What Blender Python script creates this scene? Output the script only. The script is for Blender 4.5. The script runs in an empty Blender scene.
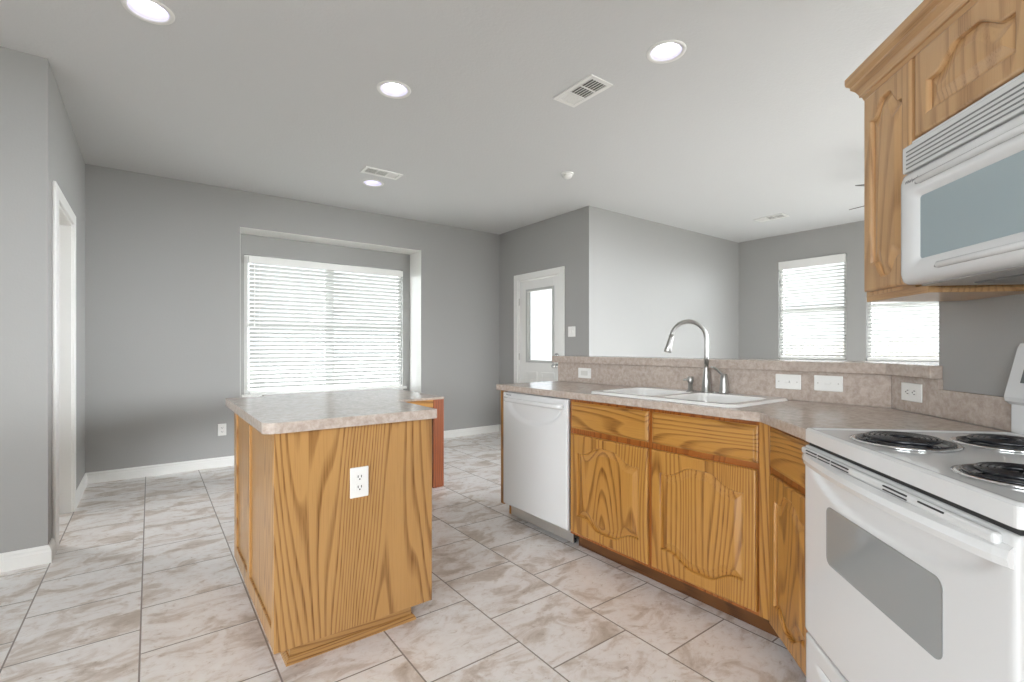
import bpy, bmesh, math, random
from mathutils import Vector, Matrix
random.seed(7)
C = bpy.context.scene.collection
PI = math.pi
S2 = math.sqrt(.5)

# ------------------------------------------------------------------ camera, world, exposure
YAW = math.radians(36.804)
cd = bpy.data.cameras.new('camera'); cam = bpy.data.objects.new('camera', cd); C.objects.link(cam)
cd.sensor_fit = 'HORIZONTAL'; cd.sensor_width = 36.0
cd.lens = 483.9 / 1024 * 36.0
cd.shift_y = 6.15 / 1024
cd.clip_start = .02; cd.clip_end = 200
cam.location = (0, 0, 1.171)
cam.rotation_euler = (PI/2, 0, -YAW)
sc = bpy.context.scene
sc.camera = cam
sc.view_settings.view_transform = 'Standard'; sc.view_settings.look = 'None'
sc.view_settings.gamma = 1; sc.view_settings.use_curve_mapping = False
sc.view_settings.exposure = 0.82
sc.cycles.max_bounces = 10; sc.cycles.diffuse_bounces = 6; sc.cycles.glossy_bounces = 4
sc.cycles.caustics_reflective = False; sc.cycles.caustics_refractive = False
sc.cycles.sample_clamp_indirect = 6
sc.cycles.use_denoising = True
SKY_LO, SKY_HI = 1.35, 8.4      # overcast sky, with fill brightness added behind and left of the camera
w = bpy.data.worlds.new('sky'); sc.world = w; w.use_nodes = True
w.node_tree.nodes['Background'].inputs[0].default_value = (.90, .955, 1.0, 1)
def sky_gradient(t):
    tc = t.nodes.new('ShaderNodeTexCoord'); sp = t.nodes.new('ShaderNodeSeparateXYZ'); t.links.new(tc.outputs['Generated'], sp.inputs[0])
    outs = []
    for ax in (0, 1):
        mr = t.nodes.new('ShaderNodeMapRange'); mr.interpolation_type = 'SMOOTHSTEP'
        t.links.new(sp.outputs[ax], mr.inputs['Value'])
        mr.inputs['From Min'].default_value = .05; mr.inputs['From Max'].default_value = -.45
        mr.inputs['To Min'].default_value = SKY_LO; mr.inputs['To Max'].default_value = SKY_HI
        outs.append(mr.outputs[0])
    mx = t.nodes.new('ShaderNodeMath'); mx.operation = 'MAXIMUM'; t.links.new(outs[0], mx.inputs[0]); t.links.new(outs[1], mx.inputs[1])
    last = mx.outputs[0]
    for dx, dy, c0_, c1_, gain in ((.82, -.57, .94, .985, 3.2), (-.79, -.61, .95, .99, .7)):     # added sky lobes that brighten the left and entry walls
        nz = t.nodes.new('ShaderNodeVectorMath'); nz.operation = 'DOT_PRODUCT'; nz.inputs[1].default_value = (dx, dy, 0)
        t.links.new(tc.outputs['Generated'], nz.inputs[0])
        mr = t.nodes.new('ShaderNodeMapRange'); mr.interpolation_type = 'SMOOTHSTEP'; t.links.new(nz.outputs['Value'], mr.inputs['Value'])
        mr.inputs['From Min'].default_value = c0_; mr.inputs['From Max'].default_value = c1_; mr.inputs['To Min'].default_value = 1; mr.inputs['To Max'].default_value = 1 + gain
        mu = t.nodes.new('ShaderNodeMath'); mu.operation = 'MULTIPLY'; t.links.new(last, mu.inputs[0]); t.links.new(mr.outputs[0], mu.inputs[1]); last = mu.outputs[0]
    t.links.new(last, t.nodes['Background'].inputs[1])
sky_gradient(w.node_tree)

def portal(name, loc, rot, sx, sy):
    l = bpy.data.lights.new(name, 'AREA'); l.shape = 'RECTANGLE'; l.size = sx; l.size_y = sy
    l.cycles.is_portal = True
    o = bpy.data.objects.new(name, l); C.objects.link(o); o.location = loc; o.rotation_euler = rot
# sky portals sit in the windows and the added openings and only guide sampling of the sky
portal('sky_portal', (1.68, 5.99, 1.42), (-PI/2, 0, 0), 1.74, 1.46)
portal('sky_portal', (7.30, 2.79, 1.68), (0, PI/2, 0), 1.36, .83)
portal('sky_portal', (7.30, 1.75, 1.68), (0, PI/2, 0), 1.36, .83)
portal('sky_portal', (7.30, -.7, 1.3), (0, PI/2, 0), 2.4, 3.4)
portal('sky_portal', (4.05, 4.64, 1.45), (0, PI/2, 0), .84, .5)
portal('sky_portal', (-1.2, -2.78, 1.55), (PI/2, 0, 0), 1.4, 1.3)
portal('sky_portal', (-3.68, -.98, 1.4), (0, -PI/2, 0), 2.2, 2.65)
portal('sky_portal', (4.6, -2.78, 1.32), (PI/2, 0, 0), 2.8, 1.85)

hl = bpy.data.lights.new('hall_fill_light', 'AREA'); hl.shape = 'DISK'; hl.size = .35; hl.energy = 12  # unseen lamp added to brighten the hall and its open door
ho = bpy.data.objects.new('hall_fill_light', hl); C.objects.link(ho); ho.location = (-1.1, 4.55, 2.70)
# ------------------------------------------------------------------ materials
def M(name, col, rough=.5, metal=0, spec=.5, emit=None, estr=0, alpha=1, trans=0, coat=0):
    m = bpy.data.materials.new(name); m.use_nodes = True
    b = m.node_tree.nodes['Principled BSDF']
    b.inputs['Base Color'].default_value = (*col, 1)
    b.inputs['Roughness'].default_value = rough; b.inputs['Metallic'].default_value = metal
    b.inputs['Specular IOR Level'].default_value = spec
    b.inputs['Coat Weight'].default_value = coat
    if emit: b.inputs['Emission Color'].default_value = (*emit, 1); b.inputs['Emission Strength'].default_value = estr
    if trans: b.inputs['Transmission Weight'].default_value = trans
    return m
class N:
    def __init__(s, m): s.m = m; s.t = m.node_tree; s.b = s.t.nodes['Principled BSDF']
    def n(s, typ, ins=None, **kw):
        x = s.t.nodes.new(typ)
        for k, v in kw.items(): setattr(x, k, v)
        for k, v in (ins or {}).items():
            if hasattr(v, 'is_linked') or isinstance(v, bpy.types.NodeSocket): s.t.links.new(v, x.inputs[k])
            else: x.inputs[k].default_value = v
        return x
    def math(s, op, a, b=0.0, c=None):
        x = s.n('ShaderNodeMath', {0: a, 1: b}, operation=op)
        if c is not None:
            if isinstance(c, bpy.types.NodeSocket): s.t.links.new(c, x.inputs[2])
            else: x.inputs[2].default_value = c
        return x.outputs[0]
    def link(s, a, b): s.t.links.new(a, b)
    def ramp(s, fac, stops):
        x = s.n('ShaderNodeValToRGB', {0: fac}); e = x.color_ramp.elements
        e[0].position, e[0].color = stops[0][0], (*stops[0][1], 1)
        e[1].position, e[1].color = stops[-1][0], (*stops[-1][1], 1)
        for p, c in stops[1:-1]: q = e.new(p); q.color = (*c, 1)
        return x.outputs[0]
    def bump(s, h, strength, dist):
        x = s.n('ShaderNodeBump', {'Height': h, 'Strength': strength, 'Distance': dist}); s.link(x.outputs[0], s.b.inputs['Normal'])

def painted(name, col, scale=90, strength=.12):
    m = M(name, col, .75, spec=.25); q = N(m)
    tc = q.n('ShaderNodeTexCoord')
    no = q.n('ShaderNodeTexNoise', {'Vector': tc.outputs['Object'], 'Scale': scale, 'Detail': 3.0})
    q.bump(no.outputs[0], strength, .004)
    return m
m_wall = painted('grey_wall_paint', (.365, .359, .344))
m_ceil = painted('ceiling_texture_paint', (.64, .64, .635), 60, .35)
m_white = M('white_trim_paint', (.80, .79, .76), .35)
m_hall = painted('white_hall_paint', (.7, .69, .66))

def oak(name, axis, light, mid, dark, rough=.33, kn=32.0, kc=26.0, con=1.0):
    """contours of noise stretched along the grain axis draw cathedral figure"""
    m = M(name, mid, rough, coat=.25); q = N(m)
    tc = q.n('ShaderNodeTexCoord'); oi = q.n('ShaderNodeObjectInfo')
    off = q.n('ShaderNodeVectorMath', {0: (13.7, 7.3, 5.1)}, operation='SCALE'); q.link(oi.outputs['Random'], off.inputs['Scale'])
    add = q.n('ShaderNodeVectorMath', {0: tc.outputs['Object'], 1: off.outputs[0]}, operation='ADD')
    st = [1, 1, 1]; st[axis] = .10
    mp = q.n('ShaderNodeMapping', {'Vector': add.outputs[0], 'Scale': tuple(st)})
    n1 = q.n('ShaderNodeTexNoise', {'Vector': mp.outputs[0], 'Scale': 2.8, 'Detail': 2.2, 'Roughness': .38, 'Distortion': .1})
    sepv = q.n('ShaderNodeSeparateXYZ', {0: mp.outputs[0]})
    cross = q.math('ADD', sepv.outputs[0 if axis != 0 else 2], sepv.outputs[1])
    val = q.math('ADD', q.math('MULTIPLY', n1.outputs[0], kn), q.math('MULTIPLY', cross, kc))
    fr = q.math('FRACT', val)
    ring = q.ramp(fr, [(0, (0, 0, 0)), (.50, (.06, .06, .06)), (.80, (.9, .9, .9)), (.90, (.8, .8, .8)), (1, (0, 0, 0))])
    st2 = [1, 1, 1]; st2[axis] = .02
    mp2 = q.n('ShaderNodeMapping', {'Vector': add.outputs[0], 'Scale': tuple(st2)})
    n2 = q.n('ShaderNodeTexNoise', {'Vector': mp2.outputs[0], 'Scale': 330.0, 'Detail': 2.0})
    pores = q.ramp(n2.outputs[0], [(.50, (0, 0, 0)), (.68, (1, 1, 1))])
    n3 = q.n('ShaderNodeTexNoise', {'Vector': mp.outputs[0], 'Scale': 9.0, 'Detail': 2.0})
    base = q.n('ShaderNodeMix', {0: n3.outputs[0], 6: (*light, 1), 7: (*mid, 1)}, data_type='RGBA')
    f = q.math('MULTIPLY', ring, q.math('MULTIPLY_ADD', pores, .45, .62))
    f2 = q.math('ADD', f, q.math('MULTIPLY', pores, .16))
    if con != 1.0: f2 = q.math('MULTIPLY', f2, con)
    mx = q.n('ShaderNodeMix', {0: f2, 6: base.outputs[2], 7: (*dark, 1)}, data_type='RGBA')
    q.link(mx.outputs[2], q.b.inputs['Base Color'])
    q.bump(f2, .12, .001)
    return m
HL, HM, HD = (.52, .27, .068), (.41, .185, .034), (.15, .048, .007)
oak_v = oak('honey_oak_vertical_grain', 2, HL, HM, HD, kn=38.0, kc=21.0)
oak_h = oak('honey_oak_cross_grain', 0, HL, HM, HD, kn=36.0, kc=20.0)
PL, PM, PD = (.62, .39, .20), (.52, .30, .13), (.24, .105, .033)
pale_v = oak('light_oak_vertical_grain', 2, PL, PM, PD, kn=24.0, kc=20.0, con=.62)
pale_h = oak('light_oak_cross_grain', 0, PL, PM, PD, kn=24.0, kc=20.0, con=.62)
IL, IM, ID = (.50, .28, .10), (.42, .22, .070), (.17, .064, .010)
toe_m = oak('shade_dark_toe_board', 0, (.15, .062, .018), (.12, .045, .012), (.06, .02, .005))  # shade of the toe recess put into the wood colour
isl_v = oak('island_oak_vertical_grain', 2, IL, IM, ID, kn=38.0, kc=33.0)
isl_h = oak('island_oak_cross_grain', 0, IL, IM, ID)
gap = oak('shade_deepened_oak', 2, (.36, .12, .022), (.30, .09, .015), (.14, .035, .006))  # oak deepened to carry the shade in gaps between doors
red_v = oak('red_cherry_wood', 2, (.29, .075, .016), (.22, .050, .009), (.10, .020, .004))
red_h = oak('red_cherry_wood_cross', 0, (.29, .075, .016), (.22, .050, .009), (.10, .020, .004))

def laminate(name, a, b, c, rough=.28):
    m = M(name, a, rough); q = N(m); tc = q.n('ShaderNodeTexCoord')
    n1 = q.n('ShaderNodeTexNoise', {'Vector': tc.outputs['Object'], 'Scale': 38.0, 'Detail': 9.0, 'Roughness': .72, 'Distortion': .35})
    n2 = q.n('ShaderNodeTexNoise', {'Vector': tc.outputs['Object'], 'Scale': 7.0, 'Detail': 3.0})
    col = q.ramp(n1.outputs[0], [(.32, c), (.5, a), (.68, b)])
    mx = q.n('ShaderNodeMix', {0: q.math('MULTIPLY', n2.outputs[0], .35), 6: col, 7: (*c, 1)}, data_type='RGBA')
    q.link(mx.outputs[2], q.b.inputs['Base Color'])
    return m
lam = laminate('mottled_taupe_laminate', (.49, .41, .355), (.60, .525, .47), (.37, .295, .245), .2)

def tiles():
    m = M('stone_look_floor_tile', (.6, .55, .5), .30); q = N(m)
    g = q.n('ShaderNodeNewGeometry'); sp = q.n('ShaderNodeSeparateXYZ', {0: g.outputs['Position']})
    P = .402
    rx = q.math('DIVIDE', q.math('ADD', sp.outputs[0], -1.175 + 40*P), P)
    row = q.math('FLOOR', rx)
    sh = q.math('MULTIPLY', q.math('MODULO', row, 2.0), .5)
    ry = q.math('ADD', q.math('DIVIDE', q.math('ADD', sp.outputs[1], -1.322 + 40*P), P), sh)
    col = q.math('FLOOR', ry)
    def edge(v):
        f = q.math('FRACT', v); return q.math('MINIMUM', f, q.math('SUBTRACT', 1.0, f))
    e = q.math('MINIMUM', edge(rx), edge(ry))
    grout = q.math('LESS_THAN', e, .0075)
    idv = q.n('ShaderNodeCombineXYZ', {0: row, 1: col})
    wn = q.n('ShaderNodeTexWhiteNoise', {'Vector': idv.outputs[0]}, noise_dimensions='3D')
    offs = q.n('ShaderNodeVectorMath', {0: wn.outputs['Color'], 'Scale': 31.0}, operation='SCALE')
    pos = q.n('ShaderNodeVectorMath', {0: g.outputs['Position'], 1: offs.outputs[0]}, operation='ADD')
    mp = q.n('ShaderNodeMapping', {'Vector': pos.outputs[0], 'Rotation': (0, 0, .25), 'Scale': (.9, 1.35, 1)})
    n1 = q.n('ShaderNodeTexNoise', {'Vector': mp.outputs[0], 'Scale': 5.2, 'Detail': 10.0, 'Roughness': .62, 'Distortion': .8})
    n2 = q.n('ShaderNodeTexNoise', {'Vector': mp.outputs[0], 'Scale': 26.0, 'Detail': 8.0, 'Roughness': .72, 'Distortion': .6})
    c1 = q.ramp(n1.outputs[0], [(.34, (.60, .52, .45)), (.44, (.77, .70, .645)), (.51, (.92, .885, .865)), (.66, (.97, .95, .935))])
    c2 = q.ramp(n2.outputs[0], [(.30, (.55, .47, .42)), (.40, (.90, .87, .84)), (.50, (1, 1, 1))])
    mul = q.n('ShaderNodeMix', {0: .85, 6: c1, 7: c2}, data_type='RGBA', blend_type='MULTIPLY')
    mx = q.n('ShaderNodeMix', {0: grout, 6: mul.outputs[2], 7: (.30, .255, .225, 1)}, data_type='RGBA')
    q.link(mx.outputs[2], q.b.inputs['Base Color'])
    q.link(q.math('MULTIPLY_ADD', n2.outputs[0], .25, .2), q.b.inputs['Roughness'])
    hgt = q.math('SUBTRACT', q.math('MULTIPLY', n2.outputs[0], .3), grout)
    q.bump(hgt, .25, .003)
    return m
m_tile = tiles()
app = M('white_appliance_enamel', (.71, .71, .705), .16, coat=.3)
app2 = M('white_appliance_plastic', (.69, .69, .685), .28)
porc = M('white_sink_porcelain', (.84, .83, .81), .12, coat=.4)
chrome = M('brushed_nickel', (.45, .44, .42), .34, 1)
steel = M('bright_chrome', (.8, .8, .8), .12, 1)
alum = M('brushed_aluminium_panel', (.55, .53, .50), .4, .8)
black = M('black_coil_enamel', (.012, .012, .015), .22)
dark = M('dark_recess', (.03, .03, .03), .6)
slotm = M('grey_vent_slot', (.22, .22, .22), .6)
oven_glass = M('tinted_oven_glass', (.30, .31, .31), .08, coat=.5)
mw_glass = M('tinted_microwave_glass', (.36, .43, .45), .07, coat=.5)
plate = M('white_plastic_plate', (.82, .81, .78), .3)
ivory = M('ivory_plastic', (.66, .645, .60), .35)
led = M('recessed_lamp_lens', (1, 1, 1), .5, emit=(1, .98, 1.0), estr=5)
baffle = M('pale_lamp_baffle', (.36, .35, .46), .3)
disp = M('grey_display', (.16, .17, .17), .2)
def pane(name, tint, gl):
    m = bpy.data.materials.new(name); m.use_nodes = True; t = m.node_tree
    a = t.nodes.new('ShaderNodeBsdfTransparent'); a.inputs[0].default_value = (*tint, 1)
    g = t.nodes.new('ShaderNodeBsdfGlossy'); g.inputs['Roughness'].default_value = .02
    mx = t.nodes.new('ShaderNodeMixShader'); mx.inputs[0].default_value = gl
    t.links.new(a.outputs[0], mx.inputs[1]); t.links.new(g.outputs[0], mx.inputs[2]); t.links.new(mx.outputs[0], t.nodes['Material Output'].inputs[0])
    return m
glass = pane('clear_window_glass', (.97, .98, .98), .05)
frost = pane('bright_door_glass', (.95, .96, .96), .05)
fan_m = M('dark_fan_blade', (.10, .085, .07), .4)
fence_m = M('weathered_fence_wood', (.30, .26, .22), .8)
grass = M('pale_dry_lawn', (.33, .33, .30), .9)
logo_m = M('dark_logo_print', (.05, .05, .06), .4)
def slat_mat():
    m = bpy.data.materials.new('translucent_white_slat'); m.use_nodes = True; t = m.node_tree
    b = t.nodes['Principled BSDF']; b.inputs['Base Color'].default_value = (.60, .60, .585, 1); b.inputs['Roughness'].default_value = .4
    tr = t.nodes.new('ShaderNodeBsdfTranslucent'); tr.inputs[0].default_value = (.80, .80, .77, 1)
    mx = t.nodes.new('ShaderNodeMixShader'); mx.inputs[0].default_value = .06
    t.links.new(b.outputs[0], mx.inputs[1]); t.links.new(tr.outputs[0], mx.inputs[2])
    t.links.new(mx.outputs[0], t.nodes['Material Output'].inputs[0])
    return m
slat = slat_mat()

# ------------------------------------------------------------------ helpers
def box(bm, x0, x1, y0, y1, z0, z1, mi=0):
    vs = [bm.verts.new((x, y, z)) for x in (x0, x1) for y in (y0, y1) for z in (z0, z1)]
    for f in ((0,1,3,2), (4,6,7,5), (0,4,5,1), (2,3,7,6), (0,2,6,4), (1,5,7,3)):
        fc = bm.faces.new([vs[i] for i in f]); fc.material_index = mi
def obj(name, bm, mat, parent=None, bevel=0, seg=2, smooth=False, loc=None, rz=None):
    bmesh.ops.recalc_face_normals(bm, faces=bm.faces)
    me = bpy.data.meshes.new(name); bm.to_mesh(me); bm.free()
    for mm in (mat if isinstance(mat, (list, tuple)) else [mat]): me.materials.append(mm)
    o = bpy.data.objects.new(name, me); C.objects.link(o)
    if parent: o.parent = parent
    if loc is not None: o.location = loc
    if rz is not None: o.rotation_euler = (0, 0, rz)
    if smooth:
        for p in me.polygons: p.use_smooth = True
    if bevel:
        b = o.modifiers.new('bevel', 'BEVEL'); b.width = bevel; b.segments = seg; b.limit_method = 'ANGLE'; b.angle_limit = math.radians(40)
        b.harden_normals = False
    return o
def bx(name, mat, parent, *a, bevel=.002, **k):
    bm = bmesh.new()
    if len(a) == 6 and not isinstance(a[0], (tuple, list)): a = [a]
    for q in a: box(bm, *q)
    return obj(name, bm, mat, parent, bevel, **k)
def thing(name, label, cat, loc=(0, 0, 0), rz=0, group=None):
    o = bpy.data.objects.new(name, None); C.objects.link(o); o.empty_display_size = .1
    o.location = loc; o.rotation_euler = (0, 0, rz); o['label'] = label; o['category'] = cat
    if group: o['group'] = group
    return o
def tag(o, label, cat, group=None):
    o['label'] = label; o['category'] = cat
    if group: o['group'] = group
    return o
def struct(o): o['kind'] = 'structure'; return o
def prism(bm, pts, z0, z1, holes=()):
    loops = [pts] + list(holes); top = []; edges = []
    for lp in loops:
        vs = [bm.verts.new((x, y, z1)) for x, y in lp]; top.append(vs)
        edges += [bm.edges.new((vs[i], vs[(i+1) % len(vs)])) for i in range(len(vs))]
    r = bmesh.ops.triangle_fill(bm, edges=edges, use_beauty=True, use_dissolve=False)
    faces = [f for f in r['geom'] if isinstance(f, bmesh.types.BMFace)]
    bot = {v: bm.verts.new((v.co.x, v.co.y, z0)) for vs in top for v in vs}
    for f in faces: bm.faces.new([bot[v] for v in reversed(f.verts)])
    for vs in top:
        for i in range(len(vs)):
            a, b = vs[i], vs[(i+1) % len(vs)]; bm.faces.new((a, b, bot[b], bot[a]))
def rrect(x0, x1, y0, y1, r, n=6):
    p = []
    for cx, cy, a0 in ((x1-r, y1-r, 0), (x0+r, y1-r, 90), (x0+r, y0+r, 180), (x1-r, y0+r, 270)):
        for i in range(n+1):
            a = math.radians(a0 + 90*i/n); p.append((cx + r*math.cos(a), cy + r*math.sin(a)))
    return p
def circ(cx, cy, r, n=32): return [(cx + r*math.cos(2*PI*i/n), cy + r*math.sin(2*PI*i/n)) for i in range(n)]
def loft(bm, rings, close=True, cap0=False, cap1=False):
    vr = [[bm.verts.new(p) for p in r] for r in rings]; n = len(vr[0])
    for a, b in zip(vr, vr[1:]):
        for i in range(n if close else n-1): bm.faces.new((a[i], a[(i+1) % n], b[(i+1) % n], b[i]))
    if cap0: bm.faces.new(list(reversed(vr[0])))
    if cap1: bm.faces.new(vr[-1])
    return vr
def lathe(bm, prof, cx=0, cy=0, n=28, cap0=True, cap1=True):
    loft(bm, [[(cx + r*math.cos(2*PI*i/n), cy + r*math.sin(2*PI*i/n), z) for i in range(n)] for r, z in prof], True, cap0, cap1)
def tube(bm, pts, rad, n=12, cap=True):
    pts = [Vector(p) for p in pts]; rings = []; up = None
    for i, p in enumerate(pts):
        t = (pts[min(i+1, len(pts)-1)] - pts[max(i-1, 0)]).normalized()
        if up is None:
            up = Vector((0, 0, 1)) if abs(t.z) < .9 else Vector((1, 0, 0))
        s = t.cross(up).normalized(); up = s.cross(t).normalized()
        r = rad[i] if isinstance(rad, (list, tuple)) else rad
        rings.append([p + r*(math.cos(2*PI*k/n)*s + math.sin(2*PI*k/n)*up) for k in range(n)])
    loft(bm, rings, True, cap, cap)
def sweep_profile(bm, path, prof, closed=False):
    """path: 2-D points; prof: (outward, z) points; outward = right-hand side of travel"""
    rings = []
    n = len(path)
    for i, p in enumerate(path):
        p = Vector(p)
        d0 = (p - Vector(path[i-1])).normalized() if i > 0 else None
        d1 = (Vector(path[i+1]) - p).normalized() if i < n-1 else None
        if d0 is None: d0 = d1
        if d1 is None: d1 = d0
        n0 = Vector((d0.y, -d0.x)); n1 = Vector((d1.y, -d1.x)); m = (n0 + n1).normalized(); k = 1/max(.3, m.dot(n0))
        rings.append([(p.x + m.x*o*k, p.y + m.y*o*k, z) for o, z in prof])
    loft(bm, rings, True, True, True)

# ------------------------------------------------------------------ room shell
H = 2.74; YB = 5.502; XL = -.444; YL = 3.62; XD = 3.897; YJ = 3.782; XF = 7.078; YN = -2.6; XW = -3.5
NX0, NX1, NZ1, NY = .721, 2.705, 2.375, 5.82
def floor_():
    bm = bmesh.new(); box(bm, XW-.2, XF+.2, YN-.2, YB+.5, -.1, 0); return struct(obj('floor', bm, m_tile))
floor_()
CANS = [(-.005, 2.815, 'round recessed ceiling light over the tiled aisle, cut by the top edge'),
        (1.19, 2.79, 'round recessed ceiling light over the kitchen island'),
        (2.195, 1.567, 'round recessed ceiling light over the sink, right of the square vent'),
        (1.707, 4.499, 'small far recessed ceiling light tucked behind the ceiling vent by the window')]
bm = bmesh.new()
prism(bm, [(XW-.12, YN-.12), (XF+.14, YN-.12), (XF+.14, YB+.3), (XW-.12, YB+.3)], H, H+.12, [circ(x, y, .082, 28) for x, y, _ in CANS])
struct(obj('ceiling', bm, m_ceil))
def wall(name, mat, *a): return struct(bx(name, mat, None, *a, bevel=0))
# back wall with the window niche
wall('wall_back', m_wall, (XL-.12, NX0, YB, YB+.44, 0, H), (NX1, XD+.12, YB, YB+.44, 0, H), (NX0, NX1, YB, YB+.44, NZ1, H),
     (NX0, .80, NY, NY+.12, 0, NZ1), (2.60, NX1, NY, NY+.12, 0, NZ1), (.80, 2.60, NY, NY+.12, 2.16, NZ1), (.80, 2.60, NY, NY+.12, 0, .665))
struct(bx('trim_5', m_white, None, (NX0, NX1, YB+.001, NY, NZ1-.004, NZ1-.001), (NX1-.004, NX1-.001, YB+.001, NY, 0, NZ1-.004), (NX0+.001, NX0+.004, YB+.001, NY, 0, NZ1-.004), bevel=0))  # white colour stands in for window light on the niche sides and top
# left wall with a doorway, near wall beside it
DY0, DY1, DZ = 3.87, 4.61, 2.04
wall('wall_left', m_wall, (XL-.12, XL, YL+.12, DY0, 0, H), (XL-.12, XL, DY1, YB, 0, H), (XL-.12, XL, DY0, DY1, DZ, H))
wall('wall_left_near', m_wall, (XW, XL, YL, YL+.12, 0, H))
wall('wall_hall', m_hall, (-1.75, -1.65, YL+.12, YB+.1, 0, H), (-1.65, XL-.12, YB, YB+.1, 0, H))
# wall holding the outside door
EY0, EY1, EZ = 4.25, 5.06, 2.045
wall('wall_entry', m_wall, (XD, XD+.12, YJ+.12, EY0, 0, H), (XD, XD+.12, EY1, YB, 0, H), (XD, XD+.12, EY0, EY1, EZ, H))
wall('wall_jut', m_wall, (XD, XF, YJ, YJ+.12, 0, H))
W1 = (2.375, 3.205); W2 = (1.335, 2.165); WZ0, WZ1 = 1.0, 2.365
wall('wall_far', m_wall, (XF, XF+.14, YN, -2.4, 0, H), (XF, XF+.14, 1.0, W2[0], 0, H), (XF, XF+.14, -2.4, 1.0, 2.5, H), (XF, XF+.14, -2.4, 1.0, 0, .1), (XF, XF+.14, W2[1], W1[0], 0, H), (XF, XF+.14, W1[1], YJ+.12, 0, H),  # includes a wide unseen opening added for fill light
     (XF, XF+.14, W2[0], W2[1], 0, WZ0), (XF, XF+.14, W2[0], W2[1], WZ1, H), (XF, XF+.14, W1[0], W1[1], 0, WZ0), (XF, XF+.14, W1[0], W1[1], WZ1, H))
# walls behind the camera, with unseen openings added to let fill light in
wall('wall_near', m_wall, (XW, -1.9, YN-.12, YN, 0, H), (-.5, 3.2, YN-.12, YN, 0, H), (6.0, XF+.14, YN-.12, YN, 0, H),
     (-1.9, -.5, YN-.12, YN, 2.2, H), (3.2, 6.0, YN-.12, YN, 2.25, H), (-1.9, -.5, YN-.12, YN, 0, 1.35), (3.2, 6.0, YN-.12, YN, 0, .4))
wall('wall_side', m_wall, (XW-.12, XW, YN-.12, -2.3, 0, H), (XW-.12, XW, .35, YL+.12, 0, H), (XW-.12, XW, -2.3, .35, 0, .3), (XW-.12, XW, -2.3, .35, 2.5, H))

# diagonal frame of the range wall: local x runs towards the camera, local -y faces the kitchen
RNG = (1.65, .665); TH = -3*PI/4
WQ = .613          # wall plane in local y
def droot(name, label, cat, x=0, y=0, z=0, group=None):
    return thing(name, label, cat, (RNG[0] - S2*x + S2*y, RNG[1] - S2*x - S2*y, z), TH, group)
def dl(x, y): return (RNG[0] - S2*x + S2*y, RNG[1] - S2*x - S2*y)
def dbox(name, mat, *a, bevel=0):
    o = bx(name, mat, None, *a, bevel=bevel); o.location = (RNG[0], RNG[1], 0); o.rotation_euler = (0, 0, TH); return o
WE = -.362         # where the full height diagonal wall ends
struct(dbox('wall_range', m_wall, (WE, 2.55, WQ, WQ+.12, 0, H)))
# bar knee wall under the ledge
XK = 2.52; BY = 2.757
YKB = RNG[1] + (XK-RNG[0]) - WQ/S2*1.0
c0 = (XK, YKB)
kb = dl(WE, WQ+.12); ki = (XK+.12, dl(0, WQ+.12)[1] + (XK+.12 - dl(0, WQ+.12)[0]))
bm = bmesh.new()
prism(bm, [(XK, BY), c0, dl(WE, WQ), kb, ki, (XK+.12, BY)], 0, 1.054)
struct(obj('wall_bar', bm, m_wall))

# baseboards
BP = [(0, 0), (.016, 0), (.016, .062), (.011, .072), (.011, .082), (.004, .095), (0, .095)]
def baseboard(name, path):
    bm = bmesh.new(); sweep_profile(bm, path, BP); struct(obj(name, bm, m_white))
baseboard('baseboard_left', [(XW, YL), (XL, YL), (XL, 3.745)])
baseboard('baseboard_left_far', [(XL, DY1+.075), (XL, YB), (NX0, YB), (NX0, NY), (NX1, NY), (NX1, YB), (XD, YB), (XD, EY1+.085)])
baseboard('baseboard_entry', [(XD, EY0-.085), (XD, YJ), (XF, YJ), (XF, -1.0)])
# note: travel keeps the room on the right-hand side

# left doorway casing and open door
def casing(name, bm_boxes): return struct(bx(name, m_white, None, *bm_boxes, bevel=.005))
casing('trim_1', [(XL, XL+.018, DY0-.12, DY0, 0, DZ+.075), (XL, XL+.018, DY1, DY1+.075, 0, DZ+.075), (XL, XL+.018, DY0, DY1, DZ, DZ+.075),
                 (XL-.13, XL+.004, DY0-.002, DY0+.014, 0, DZ), (XL-.13, XL+.004, DY1-.014, DY1+.002, 0, DZ), (XL-.13, XL+.004, DY0, DY1, DZ-.014, DZ+.002),
                 (XL-.09, XL-.075, DY1-.026, DY1-.014, 0, DZ), (XL-.09, XL-.075, DY0+.014, DY1-.014, DZ-.026, DZ-.014)])
def panel_door(name, wdt, hgt, parent_kind='structure', lite=None):
    """local x width, y thickness 0..0.035 (front at y=0), z height"""
    bm = bmesh.new()
    if lite: lx0, lx1, lz0, lz1 = lite; box(bm, 0, lx0, 0, .035, .01, hgt); box(bm, lx1, wdt, 0, .035, .01, hgt); box(bm, lx0, lx1, 0, .035, .01, lz0); box(bm, lx0, lx1, 0, .035, lz1, hgt)
    else: box(bm, 0, wdt, 0, .035, .01, hgt)
    pn = []
    if lite: pn = [(.11, wdt/2-.04, .2, .86), (wdt/2+.04, wdt-.11, .2, .86)]
    else: pn = [(.1, wdt/2-.04, .2, .9), (wdt/2+.04, wdt-.1, .2, .9), (.1, wdt/2-.04, 1.05, 1.9), (wdt/2+.04, wdt-.1, 1.05, 1.9)]
    for a, b, c, d in pn:
        for s, yy in ((-1, 0), (1, .035)):
            for (x0, x1, z0, z1) in ((a, a+.02, c, d), (b-.02, b, c, d), (a+.02, b-.02, c, c+.02), (a+.02, b-.02, d-.02, d)):
                box(bm, x0, x1, min(yy, yy+s*.006), max(yy, yy+s*.006), z0, z1)
    o = obj(name, bm, m_white, None, .0025); struct(o); return o
d1 = panel_door('door_1', .68, 2.02)
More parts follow.
